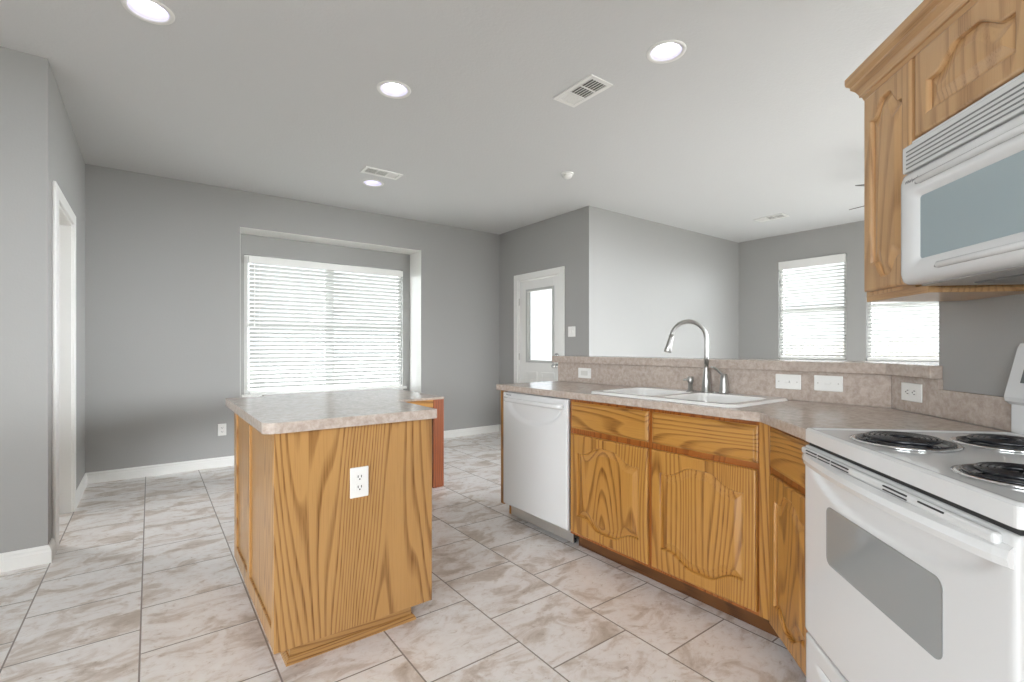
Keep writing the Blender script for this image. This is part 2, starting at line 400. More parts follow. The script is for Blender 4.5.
d1.location = (XL-.80, DY1-.062, 0)      # swung open, square to the wall, hinged at the far jamb
def hinge(parent, x, y, z):
    bm = bmesh.new(); tube(bm, [(x, y, z), (x, y, z+.09)], .007, 10); box(bm, x-.003, x+.03, y, y+.002, z, z+.09); return obj('hinge', bm, chrome, parent)
bm = bmesh.new(); lathe(bm, [(.028, 0), (.028, .008), (.012, .014), (.012, .04), (.026, .05), (.028, .065), (.018, .078)])
kn = obj('door_knob', bm, chrome, d1, smooth=True); kn.rotation_euler = (PI/2, 0, 0); kn.location = (.07, 0, .93)
bm = bmesh.new(); lathe(bm, [(.009, 0), (.009, .004), (.005, .006)], n=14)
ds_ = obj('hinge_pin_stop', bm, chrome, d1, smooth=True); ds_.rotation_euler = (PI/2, 0, 0); ds_.location = (.655, 0, .42)

# outside door with a glass lite
casing('trim_2', [(XD-.02, XD, EY0-.075, EY0, 0, EZ+.075), (XD-.02, XD, EY1, EY1+.085, 0, EZ+.075), (XD-.02, XD, EY0, EY1, EZ, EZ+.075),
                 (XD, XD+.12, EY0-.002, EY0+.006, 0, EZ), (XD, XD+.12, EY1-.006, EY1+.002, 0, EZ), (XD, XD+.12, EY0, EY1, EZ-.008, EZ+.002)])
DW_ = EY1 - EY0 - .016
d2 = panel_door('door_2', DW_, 2.03, lite=(.155, .665, .99, 1.90))
d2.location = (XD+.012, EY1-.008, 0); d2.rotation_euler = (0, 0, -PI/2)
def ringbox(x0, x1, z0, z1, wd, y0, y1):
    return [(x0, x0+wd, y0, y1, z0, z1), (x1-wd, x1, y0, y1, z0, z1), (x0+wd, x1-wd, y0, y1, z0, z0+wd), (x0+wd, x1-wd, y0, y1, z1-wd, z1)]
bx('lite_frame', M('grey_lite_frame', (.50, .50, .48), .4), d2, *ringbox(.14, .68, .975, 1.915, .032, -.014, .049), bevel=.004)
bx('glass_pane', frost, d2, (.172, .648, .014, .020, 1.006, 1.884), bevel=0)
for zz, nm in ((.945, 'door_knob'), (1.07, 'deadbolt')):
    bm = bmesh.new()
    if nm == 'door_knob': lathe(bm, [(.03, 0), (.03, .008), (.012, .014), (.012, .035), (.024, .044), (.029, .058), (.02, .072)])
    else: lathe(bm, [(.03, 0), (.03, .012), (.02, .018)]); box(bm, -.004, .004, -.014, .014, .018, .032)
    k = obj(nm, bm, steel, d2, smooth=True); k.rotation_euler = (PI/2, 0, 0); k.location = (DW_-.065, 0, zz)
for zz in (.2, 1.0, 1.72):
    bm = bmesh.new(); tube(bm, [(-.004, -.006, zz), (-.004, -.006, zz+.09)], .007, 10); obj('hinge', bm, alum, d2)

# ------------------------------------------------------------------ windows and blinds
def window(name, wid, z0, z1, loc, rz, twin):
    """local x along the wall, room at -y; frame lies at y 0.05..0.10"""
    fr = []
    fr += ringbox(0, wid, z0, z1, .045, .045, .105)
    if twin: fr.append((wid/2-.05, wid/2+.05, .045, .105, z0+.045, z1-.045))
    zm = (z0+z1)/2
    fr.append((.045, wid-.045, .055, .095, zm-.025, zm+.025))
    o = struct(bx(name, m_white, None, *fr, bevel=.003)); o.location = loc; o.rotation_euler = (0, 0, rz)
    spans = ((.045, wid/2-.05), (wid/2+.05, wid-.045)) if twin else ((.045, wid-.045),)
    for a, b in spans:
        for c, d in ((z0+.045, zm-.025), (zm+.025, z1-.045)):
            g = bx('window_pane', glass, o, (a, b, .073, .077, c, d), bevel=0)
    return o
window('window_1', 1.80, .665, 2.16, (.80, NY, 0), 0, True)
window('window_2', .83, WZ0, WZ1, (XF, W1[1], 0), -PI/2, False)
window('window_3', .83, WZ0, WZ1, (XF, W2[1], 0), -PI/2, False)
SILL = bx('trim_3', m_white, None, (.775, 2.64, NY-.045, NY+.04, .64, .667), (.80, 2.60, NY-.018, NY, .595, .64), bevel=.004); struct(SILL)
struct(bx('trim_4', m_white, None, (XF-.02, XF+.04, W1[0]-.0, W1[1]+.0, .985, 1.002), (XF-.02, XF+.04, W2[0], W2[1], .985, 1.002), bevel=.003))

def blind(label, wid, z0, z1, loc, rz, tilt, y0, valance, pitch=.0445, group='white slatted window blinds'):
    t = thing('window_blind', label, 'blind', loc, rz, group)
    bm = bmesh.new(); ht = valance
    box(bm, 0, wid, y0-.03, y0-.02, z1-ht, z1)
    box(bm, .004, wid-.004, y0-.02, y0+.03, z1-.045, z1)
    box(bm, 0, .008, y0-.02, y0+.03, z1-ht, z1); box(bm, wid-.008, wid, y0-.02, y0+.03, z1-ht, z1)
    obj('headrail', bm, plate, t, .002)
    bm = bmesh.new(); z = z1 - ht + .012; ca, sa = math.cos(tilt), math.sin(tilt); hw = .025
    while z > z0 + .035:
        pr = []
        for u, b_ in ((-1, 0), (-.5, .0022), (0, .003), (.5, .0022), (1, 0)): pr.append((u*hw, b_ + .0013))
        for u, b_ in ((1, 0), (.5, .0022), (0, .003), (-.5, .0022), (-1, 0)): pr.append((u*hw, b_ - .0013))
        ring = [(y0 + a*ca - b_*sa, z + a*sa + b_*ca) for a, b_ in pr]
        sag = random.uniform(-.0012, .0012)
        loft(bm, [[(x, yy, zz + s_) for yy, zz in ring] for x, s_ in ((.006, 0), (wid/2, sag), (wid-.006, 0))], True, True, True)
        z -= pitch
    obj('slats', bm, slat, t)
    bm = bmesh.new(); box(bm, .006, wid-.006, y0-.025, y0+.025, z0, z0+.018); obj('bottom_rail', bm, plate, t, .003)
    nc = 4 if wid > 1.2 else 3
    for i in range(nc):
        x = .10 + (wid-.2)*i/(nc-1)
        bm = bmesh.new()
        for yy in (y0-.026, y0+.026): tube(bm, [(x, yy, z0+.01), (x, yy, z1-.03)], .0012, 6)
        obj('ladder_cord', bm, plate, t)
    bm = bmesh.new(); tube(bm, [(.05, y0-.036, z1-ht+.01), (.05, y0-.036, z1-.75)], .004, 8); obj('tilt_wand', bm, plate, t)
    return t
blind('wide white slatted blind in the recessed dining window behind the island', 1.735, .675, 2.135, (.838, NY, 0), 0, math.radians(-31), -.04, .07)
blind('white slatted blind on the left window of the far living room wall', .815, 1.015, WZ1-.004, (XF, W1[1]-.008, 0), -PI/2, math.radians(-22), .012, .11)
blind('white slatted blind on the far window partly hidden by the wall cabinet', .815, 1.015, WZ1-.004, (XF, W2[1]-.008, 0), -PI/2, math.radians(-18), .012, .11)

# outdoors behind the far windows
bm = bmesh.new(); box(bm, -30, 45, -30, 40, -.4, -.3); g_ = obj('ground', bm, grass); g_['kind'] = 'structure'
ft = thing('picket_fence', 'pale wooden fence seen through the far window blinds', 'fence', (13.2, -6, -.3))
bm = bmesh.new()
for i in range(100):
    y = i*.16; box(bm, 0, .02, y, y+.105, .05, 1.62 + .0*random.random())
obj('pickets', bm, fence_m, ft)
bx('rail', fence_m, ft, (.02, .06, 0, 16, .35, .44), bevel=0); bx('rail', fence_m, ft, (.02, .06, 0, 16, 1.28, 1.37), bevel=0)

# ------------------------------------------------------------------ cabinet joinery
def bump_fn(t):
    """0 at shoulders, 1 on the crest of the cathedral arch; t in 0..1 across the opening"""
    u = min(t, 1-t)
    v = min(1, max(0, (u-.10)/.30)); return v*v*(3-2*v)
def door_loops(x0, x1, z0, z1, A, B, n=30):
    """closed loop of (x,z) of an opening with arched top (A) and bottom (B)"""
    pts = []
    for i in range(n+1):
        t = i/n; pts.append((x0+(x1-x0)*t, z0 + B*(1-bump_fn(t))))
    for i in range(1, 8): pts.append((x1, z0+B + (z1-A-z0-B)*i/8))
    for i in range(n+1):
        t = 1-i/n; pts.append((x0+(x1-x0)*t, z1 - A*(1-bump_fn(t))))
    for i in range(1, 8): pts.append((x0, z1-A + (z0+B-z1+A)*i/8))
    return pts
def outer_loop(x0, x1, z0, z1, n=30):
    pts = [(x0+(x1-x0)*i/n, z0) for i in range(n+1)] + [(x1, z0+(z1-z0)*i/8) for i in range(1, 8)]
    pts += [(x1-(x1-x0)*i/n, z1) for i in range(n+1)] + [(x0, z1-(z1-z0)*i/8) for i in range(1, 8)]
    return pts
def arch_door(parent, x0, x1, z0, z1, yf, mv, mh, A=.055, B=.055, st=.055, label=None):
    """raised panel door; front plane at yf, 19 mm thick, opens to -y"""
    t = .019
    O = lambda d: outer_loop(x0+d, x1-d, z0+d, z1-d)
    I = lambda d: door_loops(x0+st+d, x1-st-d, z0+st+d, z1-st-d, A, B)
    bm = bmesh.new()
    L = lambda pts, y: [(x, y, z) for x, z in pts]
    loft(bm, [L(O(0), yf+t), L(O(0), yf+.006), L(O(.003), yf+.002), L(O(.008), yf), L(I(-.006), yf), L(I(-.002), yf+.002), L(I(0), yf+.007), L(I(.001), yf+.012), L(I(.001), yf+t)], True)
    d = obj('door', bm, mv, parent)
    bm = bmesh.new()
    loft(bm, [L(I(-.004), yf+.014), L(I(.004), yf+.0125), L(I(.010), yf+.0115), L(I(.034), yf+.003), L(I(.038), yf+.0022)], True, False, True)
    obj('raised_panel', bm, mv, d)
    return d
def drawer_front(parent, x0, x1, z0, z1, yf, mat):
    bm = bmesh.new()
    L = lambda d, y: [(x0+d, y, z0+d), (x1-d, y, z0+d), (x1-d, y, z1-d), (x0+d, y, z1-d)]
    loft(bm, [L(0, yf+.019), L(0, yf+.010), L(.004, yf+.008), L(.010, yf+.0015), L(.016, yf)], True, True, True)
    return obj('drawer_front', bm, mat, parent)

# ------------------------------------------------------------------ sink run (local x runs towards the camera, -y faces the aisle)
XS = 1.942; Y0 = 2.746          # face plane of the doors, far end
def sroot(name, label, cat, y, z=0, group=None, x=XS): return thing(name, label, cat, (x, y, z), -PI/2, group)
DEP = XK - XS
# base cabinet with two doors and two drawer fronts
sb = sroot('base_cabinet', 'honey oak sink base cabinet with two arched doors below two drawer fronts', 'cabinet', 2.052)
WC = 2.052 - .9195
fy = .019
bm = bmesh.new()
for q in [(0, .022, fy, fy+.019, .09, .876), (.556, .577, fy, fy+.019, .09, .876), (1.087, WC, fy, fy+.019, .09, .876),
          (.022, 1.087, fy, fy+.019, .855, .876), (.022, 1.087, fy, fy+.019, .675, .705), (.022, 1.087, fy, fy+.019, .09, .112)]: box(bm, *q)
obj('face_frame', bm, gap, sb)
bx('carcass', gap, sb, (0, .016, fy+.019, DEP-.004, .09, .874), (.016, WC-.0, fy+.019, DEP-.004, .09, .106), (.016, WC-.02, fy+.15, fy+.16, .106, .70), (WC-.02, WC, fy+.019, DEP-.15, .106, .874), bevel=0)
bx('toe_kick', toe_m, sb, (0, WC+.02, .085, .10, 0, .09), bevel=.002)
bx('corner_stile', oak_v, sb, (1.091, WC, fy-.002, fy, .09, .874), bevel=.001)
drawer_front(sb, .018, .556, .705, .856, 0, oak_h)
drawer_front(sb, .579, 1.089, .705, .856, 0, oak_h)
arch_door(sb, .016, .556, .108, .675, 0, oak_v, oak_h, .052, .052, .056)
arch_door(sb, .579, 1.086, .108, .678, 0, oak_v, oak_h, .052, .052, .056)
# end panel beyond the dishwasher
ep = bx('end_panel', oak_v, None, (0, .040, .012, DEP-.004, .09, .876), (0, .040, .085, DEP-.004, 0, .09), bevel=.002)
ep.location = (XS, 2.742, 0); ep.rotation_euler = (0, 0, -PI/2)
tag(ep, 'narrow honey oak end panel at the far side of the dishwasher', 'panel')

# dishwasher
dwr = sroot('dishwasher', 'white built-in dishwasher with curved bar handle under the counter', 'dishwasher', 2.694)
WD = .636
bx('tub', app2, dwr, (.004, WD-.004, .03, DEP-.01, .10, .868), bevel=.003)
def scoop_panel(name, parent, wd, z0, z1, yf, th, cz, a, b, dep, mat, nx=72, nz=72, bulge=0, edge=.008):
    """front skin with a crescent shaped finger scoop hanging from height cz"""
    bm = bmesh.new(); g = []
    def yy(x, z):
        u = (x-wd/2)/a; v = (cz-z)/b; r = u*u + v*v; d = 0
        if z <= cz+.001 and r < 1:
            d = dep*min(1, (1-math.sqrt(r))*9.0)*(1 - .35*min(1, max(0, v)))
        d -= bulge*(1-(2*x/wd-1)**2)
        for q in (x, wd-x, z-z0, z1-z):
            if q < edge: d += edge*.6*(1-q/edge)**2
        return yf + d
    def span(a0, a1, n): 
        base = [a0+(a1-a0)*i/n for i in range(n+1)]
        return sorted(set([round(v, 5) for v in base + [a0+edge/2, a1-edge/2, a0+edge/4, a1-edge/4]]))
    xs = span(0, wd, nx); zs = span(z0, z1, nz)
    g = [[bm.verts.new((x, yy(x, z), z)) for x in xs] for z in zs]
    for j in range(len(zs)-1):
        for i in range(len(xs)-1): bm.faces.new((g[j][i], g[j][i+1], g[j+1][i+1], g[j+1][i]))
    bd = g[0] + [r[-1] for r in g[1:]] + list(reversed(g[-1][:-1])) + [r[0] for r in reversed(g[1:-1])]
    bk = [bm.verts.new((v.co.x, yf+th, v.co.z)) for v in bd]
    n = len(bd)
    for i in range(n): bm.faces.new((bd[i], bd[(i+1) % n], bk[(i+1) % n], bk[i]))
    bm.faces.new(bk)
    return obj(name, bm, mat, parent, smooth=True)
scoop_panel('door', dwr, WD, .105, .866, -.004, .032, .812, .275, .135, .020, app)
def bar_handle(parent, x0, x1, z, y0, out, hh, mat, n=24, sag=0):
    bm = bmesh.new(); rings = []
    for i in range(n+1):
        t = i/n; x = x0+(x1-x0)*t; e = min(1, min(t, 1-t)/.09); e = math.sin(e*PI/2)
        o_ = out*(.15+.85*e); c = y0 - o_; th = .013; zz = z - sag*math.sin(PI*t)
        rings.append([(x, c + th*.55*math.cos(a), zz + hh*math.sin(a)) for a in [2*PI*k/12 for k in range(12)]])
    loft(bm, rings, True, True, True)
    for xe in (x0+.006, x1-.026): box(bm, xe, xe+.02, y0-out*.6, y0+.003, z-hh*.7, z+hh*.7)
    return obj('handle', bm, mat, parent, smooth=True)
bar_handle(dwr, .028, WD-.028, .822, -.004, .036, .014, app)
bx('toe_panel', alum, dwr, (.03, WD, .045, .055, .022, .100), bevel=.002)
for x in (.06, WD-.05):
    bm = bmesh.new(); lathe(bm, [(.016, 0), (.016, .02), (.006, .024), (.006, .1)], x, .1, 12); obj('foot', bm, dark, dwr)
def text(name, body, size, parent, loc, rot, mat, ext=.0003):
    c = bpy.data.curves.new(name, 'FONT'); c.body = body; c.size = size; c.extrude = ext; c.align_x = 'LEFT'
    c.materials.append(mat); tmp = bpy.data.objects.new(name, c); C.objects.link(tmp)
    me = bpy.data.meshes.new_from_object(tmp.evaluated_get(bpy.context.evaluated_depsgraph_get())); bpy.data.objects.remove(tmp)
    o = bpy.data.objects.new(name, me); C.objects.link(o); o.parent = parent; o.location = loc; o.rotation_euler = rot; return o
text('logo', 'Whirlpool', .013, dwr, (.040, -.0052, .846), (PI/2, 0, 0), logo_m)

# ------------------------------------------------------------------ countertop, backsplashes, bar ledge
XC = 1.917
cc = (XC, .936)
SK = (1.965, 2.497, 1.068, 1.925)      # sink outline
bm = bmesh.new()
hole = rrect(SK[0]+.02, SK[1]-.02, SK[2]+.02, SK[3]-.02, .04, 5)
prism(bm, [(XC, Y0), (XK-.02, Y0), (XK-.02, YKB + .008), dl(-.002, WQ-.02), dl(-.002, 0), cc], .876, .914, [hole])
ct = obj('countertop', bm, lam, None, .004, 3); tag(ct, 'long mottled taupe laminate countertop around the white sink, bent at the corner', 'countertop')
bs1 = bx('backsplash', lam, None, (XK-.018, XK-.001, YKB+.0075, BY, .914, 1.054), bevel=.0015)
tag(bs1, 'taupe laminate backsplash behind the sink with three white plates', 'backsplash')
# diagonal backsplash: tall under the ledge, stepping down behind the range counter
bm = bmesh.new()
sq = -(XK-.018-RNG[0])/S2 + WQ-.018 + .0008
pr = [(sq, .914), (-.003, .914), (-.003, 1.016), (-.338, 1.016), (-.338, 1.054), (sq, 1.054)]
f0 = [bm.verts.new((x, WQ-.018, z)) for x, z in pr]; f1 = [bm.verts.new((x, WQ-.001, z)) for x, z in pr]
bm.faces.new(f0); bm.faces.new(list(reversed(f1)))
for i in range(6): bm.faces.new((f0[i], f0[(i+1) % 6], f1[(i+1) % 6], f1[i]))
bs2 = obj('backsplash', bm, lam, None, .0015); bs2.location = (*RNG, 0); bs2.rotation_euler = (0, 0, TH)
tag(bs2, 'angled laminate backsplash beside the range, stepping down at the ledge end', 'backsplash')
# ledge
bm = bmesh.new()
fo = .045
xf = XK - fo
a0 = dl(-.338, WQ-fo); 
# inner corner where the two front faces meet
cx_ = xf; pl = dl(0, WQ-fo); cy_ = pl[1] + (cx_ - pl[0])
e1 = dl(-.338, WQ-.002); e2 = dl(WE-.002, WQ-.002); e3 = dl(WE-.002, WQ+.27)
bk_ = XK + .26; plb = dl(0, WQ+.27); byk = plb[1] + (bk_ - plb[0])
prism(bm, [(xf, 2.80), (cx_, cy_), a0, e1, e2, e3, (bk_, byk), (bk_, 2.80)], 1.055, 1.103)
lg = obj('bar_ledge', bm, lam, None, .003, 2); tag(lg, 'raised taupe laminate bar ledge running behind the sink', 'countertop')

# ------------------------------------------------------------------ sink and faucet
def sink():
    t = thing('kitchen_sink', 'white double bowl drop-in sink set in the taupe counter', 'sink', ((SK[0]+SK[1])/2, (SK[2]+SK[3])/2, .914))
    hx, hy = (SK[1]-SK[0])/2, (SK[3]-SK[2])/2
    bowls = [(-hx+.045, hx-.115, -hy+.045, -.018), (-hx+.045, hx-.115, .018, hy-.045)]
    bm = bmesh.new()
    out = rrect(-hx, hx, -hy, hy, .05, 6)
    hl = [rrect(a, b, c, d, .055, 6) for a, b, c, d in bowls]
    zt = .012; edges = []; tops = []
    for lp in [rrect(-hx+.012, hx-.012, -hy+.012, hy-.012, .042, 6)] + hl:
        vs = [bm.verts.new((x, y, zt)) for x, y in lp]; tops.append(vs)
        edges += [bm.edges.new((vs[i], vs[(i+1) % len(vs)])) for i in range(len(vs))]
    bmesh.ops.triangle_fill(bm, edges=edges, use_beauty=True)
    def ringdown(vs, pts_list):
        prev = vs
        for pts in pts_list:
            cur = [bm.verts.new(p) for p in pts]; n = len(cur)
            for i in range(n): bm.faces.new((prev[i], prev[(i+1) % n], cur[(i+1) % n], cur[i]))
            prev = cur
        return prev
    ringdown(tops[0], [[(x, y, .009) for x, y in rrect(-hx+.004, hx-.004, -hy+.004, hy-.004, .048, 6)], [(x, y, .0) for x, y in out]])
    bl = []
    for (a, b, c, d), vs in zip(bowls, tops[1:]):
        rs = [[(x, y, z) for x, y in rrect(a+i_, b-i_, c+i_, d-i_, max(.02, .055-i_*.3), 6)] for i_, z in ((.003, .008), (.007, -.004), (.012, -.12), (.022, -.16), (.05, -.172))]
        last = ringdown(vs, rs); bm.faces.new(last)
    o = obj('basin_body', bm, porc, t, smooth=False)
    for p in o.data.polygons: p.use_smooth = abs(p.normal.z) < .99
    for a, b, c, d in bowls:
        bm = bmesh.new(); lathe(bm, [(.045, -.1725), (.045, -.169), (.032, -.168), (.03, -.171)], (a+b)/2, (c+d)/2, 24); obj('drain', bm, steel, t, smooth=True)
    bm = bmesh.new(); lathe(bm, [(.014, .012), (.014, .016), (.008, .018)], hx-.05, -.045, 16)
    return t
sink()
ZD = .926
def faucet():
    fx, fy_ = 2.446, 1.488; ld = (-.80, .60)
    t = thing('kitchen_faucet', 'tall brushed nickel gooseneck faucet standing at the sink back', 'faucet', (fx, fy_, ZD))
    bm = bmesh.new(); lathe(bm, [(.0265, 0), (.0265, .006), (.024, .010), (.022, .05), (.017, .10), (.0125, .13), (.0125, .14)]); obj('base', bm, chrome, t, smooth=True)
    R = .096; pts = []; zc = .290
    pts = [(0, 0, .13), (0, 0, .2), (0, 0, zc)]
    for i in range(1, 19):
        a = math.radians(170*i/18); l = R - R*math.cos(a); pts.append((ld[0]*l, ld[1]*l, zc + R*math.sin(a)))
    bm = bmesh.new(); tube(bm, pts, .0115, 16); obj('spout', bm, chrome, t, smooth=True)
    p0, p1 = Vector(pts[-2]), Vector(pts[-1]); d = (p1-p0).normalized()
    bm = bmesh.new(); tube(bm, [p1-d*.004, p1+d*.012, p1+d*.05, p1+d*.088, p1+d*.092], [.013, .0135, .016, .021, .019], 18); obj('spray_head', bm, chrome, t, smooth=True)
    t2 = thing('faucet_handle', 'single lever nickel faucet handle right of the tall faucet', 'faucet', (2.445, 1.385, ZD))
    bm = bmesh.new(); lathe(bm, [(.026, 0), (.026, .006), (.023, .02), (.020, .06), (.017, .095), (.012, .103)]); obj('base', bm, chrome, t2, smooth=True)
    bm = bmesh.new(); pts = []
    for i in range(9):
        a = i/8; pts.append((-.8*.07*a, .6*.07*a, .085 + .055*math.sin(a*PI/2*1.0) - .03*a*a*0 ))
    tube(bm, pts, [.009, .008, .007, .006, .006, .006, .006, .006, .005], 10); obj('lever', bm, chrome, t2, smooth=True)
    t3 = thing('soap_dispenser', 'short nickel soap dispenser left of the tall faucet', 'soap dispenser', (2.40, 1.556, ZD))
    bm = bmesh.new(); lathe(bm, [(.024, 0), (.024, .004), (.013, .012), (.012, .05)]); obj('base', bm, chrome, t3, smooth=True)
    bm = bmesh.new(); lathe(bm, [(.015, .05), (.016, .056), (.016, .078), (.013, .082)]); tube(bm, [(0, 0, .066), (-.032, .024, .064)], [.006, .0045], 10); obj('pump_head', bm, chrome, t3, smooth=True)
    hc = bmesh.new(); lathe(hc, [(.015, 0), (.015, .004), (.009, .007)]); o = obj('hole_cover', hc, steel, None, smooth=True, loc=(2.445, 1.437, ZD)); tag(o, 'small round chrome button between faucet and its lever handle', 'cover')
faucet()

# ------------------------------------------------------------------ wall plates
def wplate(label, loc, rz, wd=.072, ht=.116, kind='outlet', gangs=1, name=None, horiz=False, group=None):
    """plate lies in local xz, faces -y"""
    t = thing(name or ('electrical_outlet' if kind == 'outlet' else 'light_switch'), label, 'outlet' if kind == 'outlet' else 'switch', loc, rz, group)
    bx('cover_plate', plate, t, (-wd/2, wd/2, -.006, 0, -ht/2, ht/2), bevel=.003)
    if kind == 'outlet':
        for s in (-1, 1):
            bm = bmesh.new()
            c = (0, s*.0195) if not horiz else (s*.0195, 0)
            r1, r2 = (.017, .014) if not horiz else (.014, .017)
            p = rrect(c[0]-r1, c[0]+r1, c[1]-r2, c[1]+r2, .008, 4)
            loft(bm, [[(x, -.005, z) for x, z in p], [(x, -.0075, z) for x, z in p]], True, False, True)
            rc = obj('receptacle', bm, plate, t)
            for k in (-1, 1):
                if not horiz: q = (c[0]+k*.0065-.0014, c[0]+k*.0065+.0014, -.0082, -.0074, c[1]-.001, c[1]+.008)
                else: q = (c[0]-.001, c[0]+.008, -.0082, -.0074, c[1]+k*.0065-.0014, c[1]+k*.0065+.0014)
                bx('slot', dark, rc, q, bevel=0)
            q = (c[0]-.0024, c[0]+.0024, -.0082, -.0074, c[1]-.0095, c[1]-.0045) if not horiz else (c[0]-.0095, c[0]-.0045, -.0082, -.0074, c[1]-.0024, c[1]+.0024)
            bx('ground_slot', dark, rc, q, bevel=0)
    elif kind == 'switch':
        for i in range(gangs):
            x = (i-(gangs-1)/2)*.046
            if horiz: bx('toggle', plate, t, (-.011, .011, -.015, -.006, -.004, .004), bevel=.002)
            else: bx('toggle', plate, t, (x-.005, x+.005, -.016, -.006, -.011, .011), bevel=.002)
        for s in (-1, 1):
            bm = bmesh.new(); lathe(bm, [(.003, 0), (.003, .0012)], n=10)
            o = obj('screw', bm, alum, t); o.rotation_euler = (PI/2, 0, 0); o.location = ((s*.042, -.006, 0) if horiz else (0, -.006, s*.03))
    else:   # rocker
        bx('rocker', ivory, t, (-.033, .033, -.009, -.006, -.017, .017), bevel=.002)
    return t
wplate('white outlet with two sockets on the oak island front', (.645, 1.845, .652), 0)
wplate('white duplex outlet low on the grey back wall left of the island', (.566, YB, .362), 0)
wplate('white plate with wide rocker, leftmost on the sink backsplash', (XK-.018, 2.470, .985), -PI/2, .125, .072, 'rocker', name='electrical_outlet')
wplate('white horizontal toggle plate on the sink backsplash, left of its twin', (XK-.018, 1.086, 1.002), -PI/2, .118, .072, 'switch', horiz=True)
wplate('white horizontal toggle plate nearest the corner of the sink backsplash', (XK-.018, .911, 1.004), -PI/2, .118, .072, 'switch', horiz=True)
tt = wplate('white horizontal outlet on the angled backsplash left of the range', (*dl(-.478, WQ-.018), .993), TH, .118, .072, 'outlet', horiz=True)
wplate('white double toggle switch plate right of the glazed entry door', (XD, 4.055, 1.35), -PI/2, .118, .118, 'switch', 2)

# ------------------------------------------------------------------ diagonal base cabinet between sink run and range
db = droot('base_cabinet', 'narrow honey oak base cabinet between the sink cabinet and the range', 'cabinet')
bx('face_frame', gap, db, (-.399, -.345, .040, .058, .09, .876), (-.025, -.004, .040, .058, .09, .876), (-.345, -.025, .040, .058, .855, .876), (-.345, -.025, .040, .058, .675, .705), (-.345, -.025, .040, .058, .09, .112), bevel=0)
bx('carcass', gap, db, (-.020, -.004, .058, WQ-.02, .09, .874), (-.33, -.02, .058, WQ-.05, .09, .106), (-.30, -.02, .20, .21, .106, .85), bevel=0)
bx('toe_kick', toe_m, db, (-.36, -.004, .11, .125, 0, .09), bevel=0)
drawer_front(db, -.362, -.014, .705, .858, .021, oak_h)
arch_door(db, -.362, -.014, .100, .680, .021, oak_v, oak_h, .045, .045, .05)
# base cabinet right of the range (only a sliver shows)
rb = droot('base_cabinet', 'honey oak base cabinet hugging the right side of the range', 'cabinet', .7625)
bx('carcass', oak_v, rb, (0, .60, .021, WQ-.005, .09, .876), bevel=.001)
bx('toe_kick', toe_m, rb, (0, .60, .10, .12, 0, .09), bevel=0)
drawer_front(rb, .02, .58, .705, .858, .002, oak_h)
arch_door(rb, .02, .58, .108, .678, .002, oak_v, oak_h)
ct2 = dbox('countertop', lam, (.7625, 1.365, 0, WQ-.001, .877, .914), bevel=.003)
tag(ct2, 'short laminate countertop on the cabinet right of the range', 'countertop')

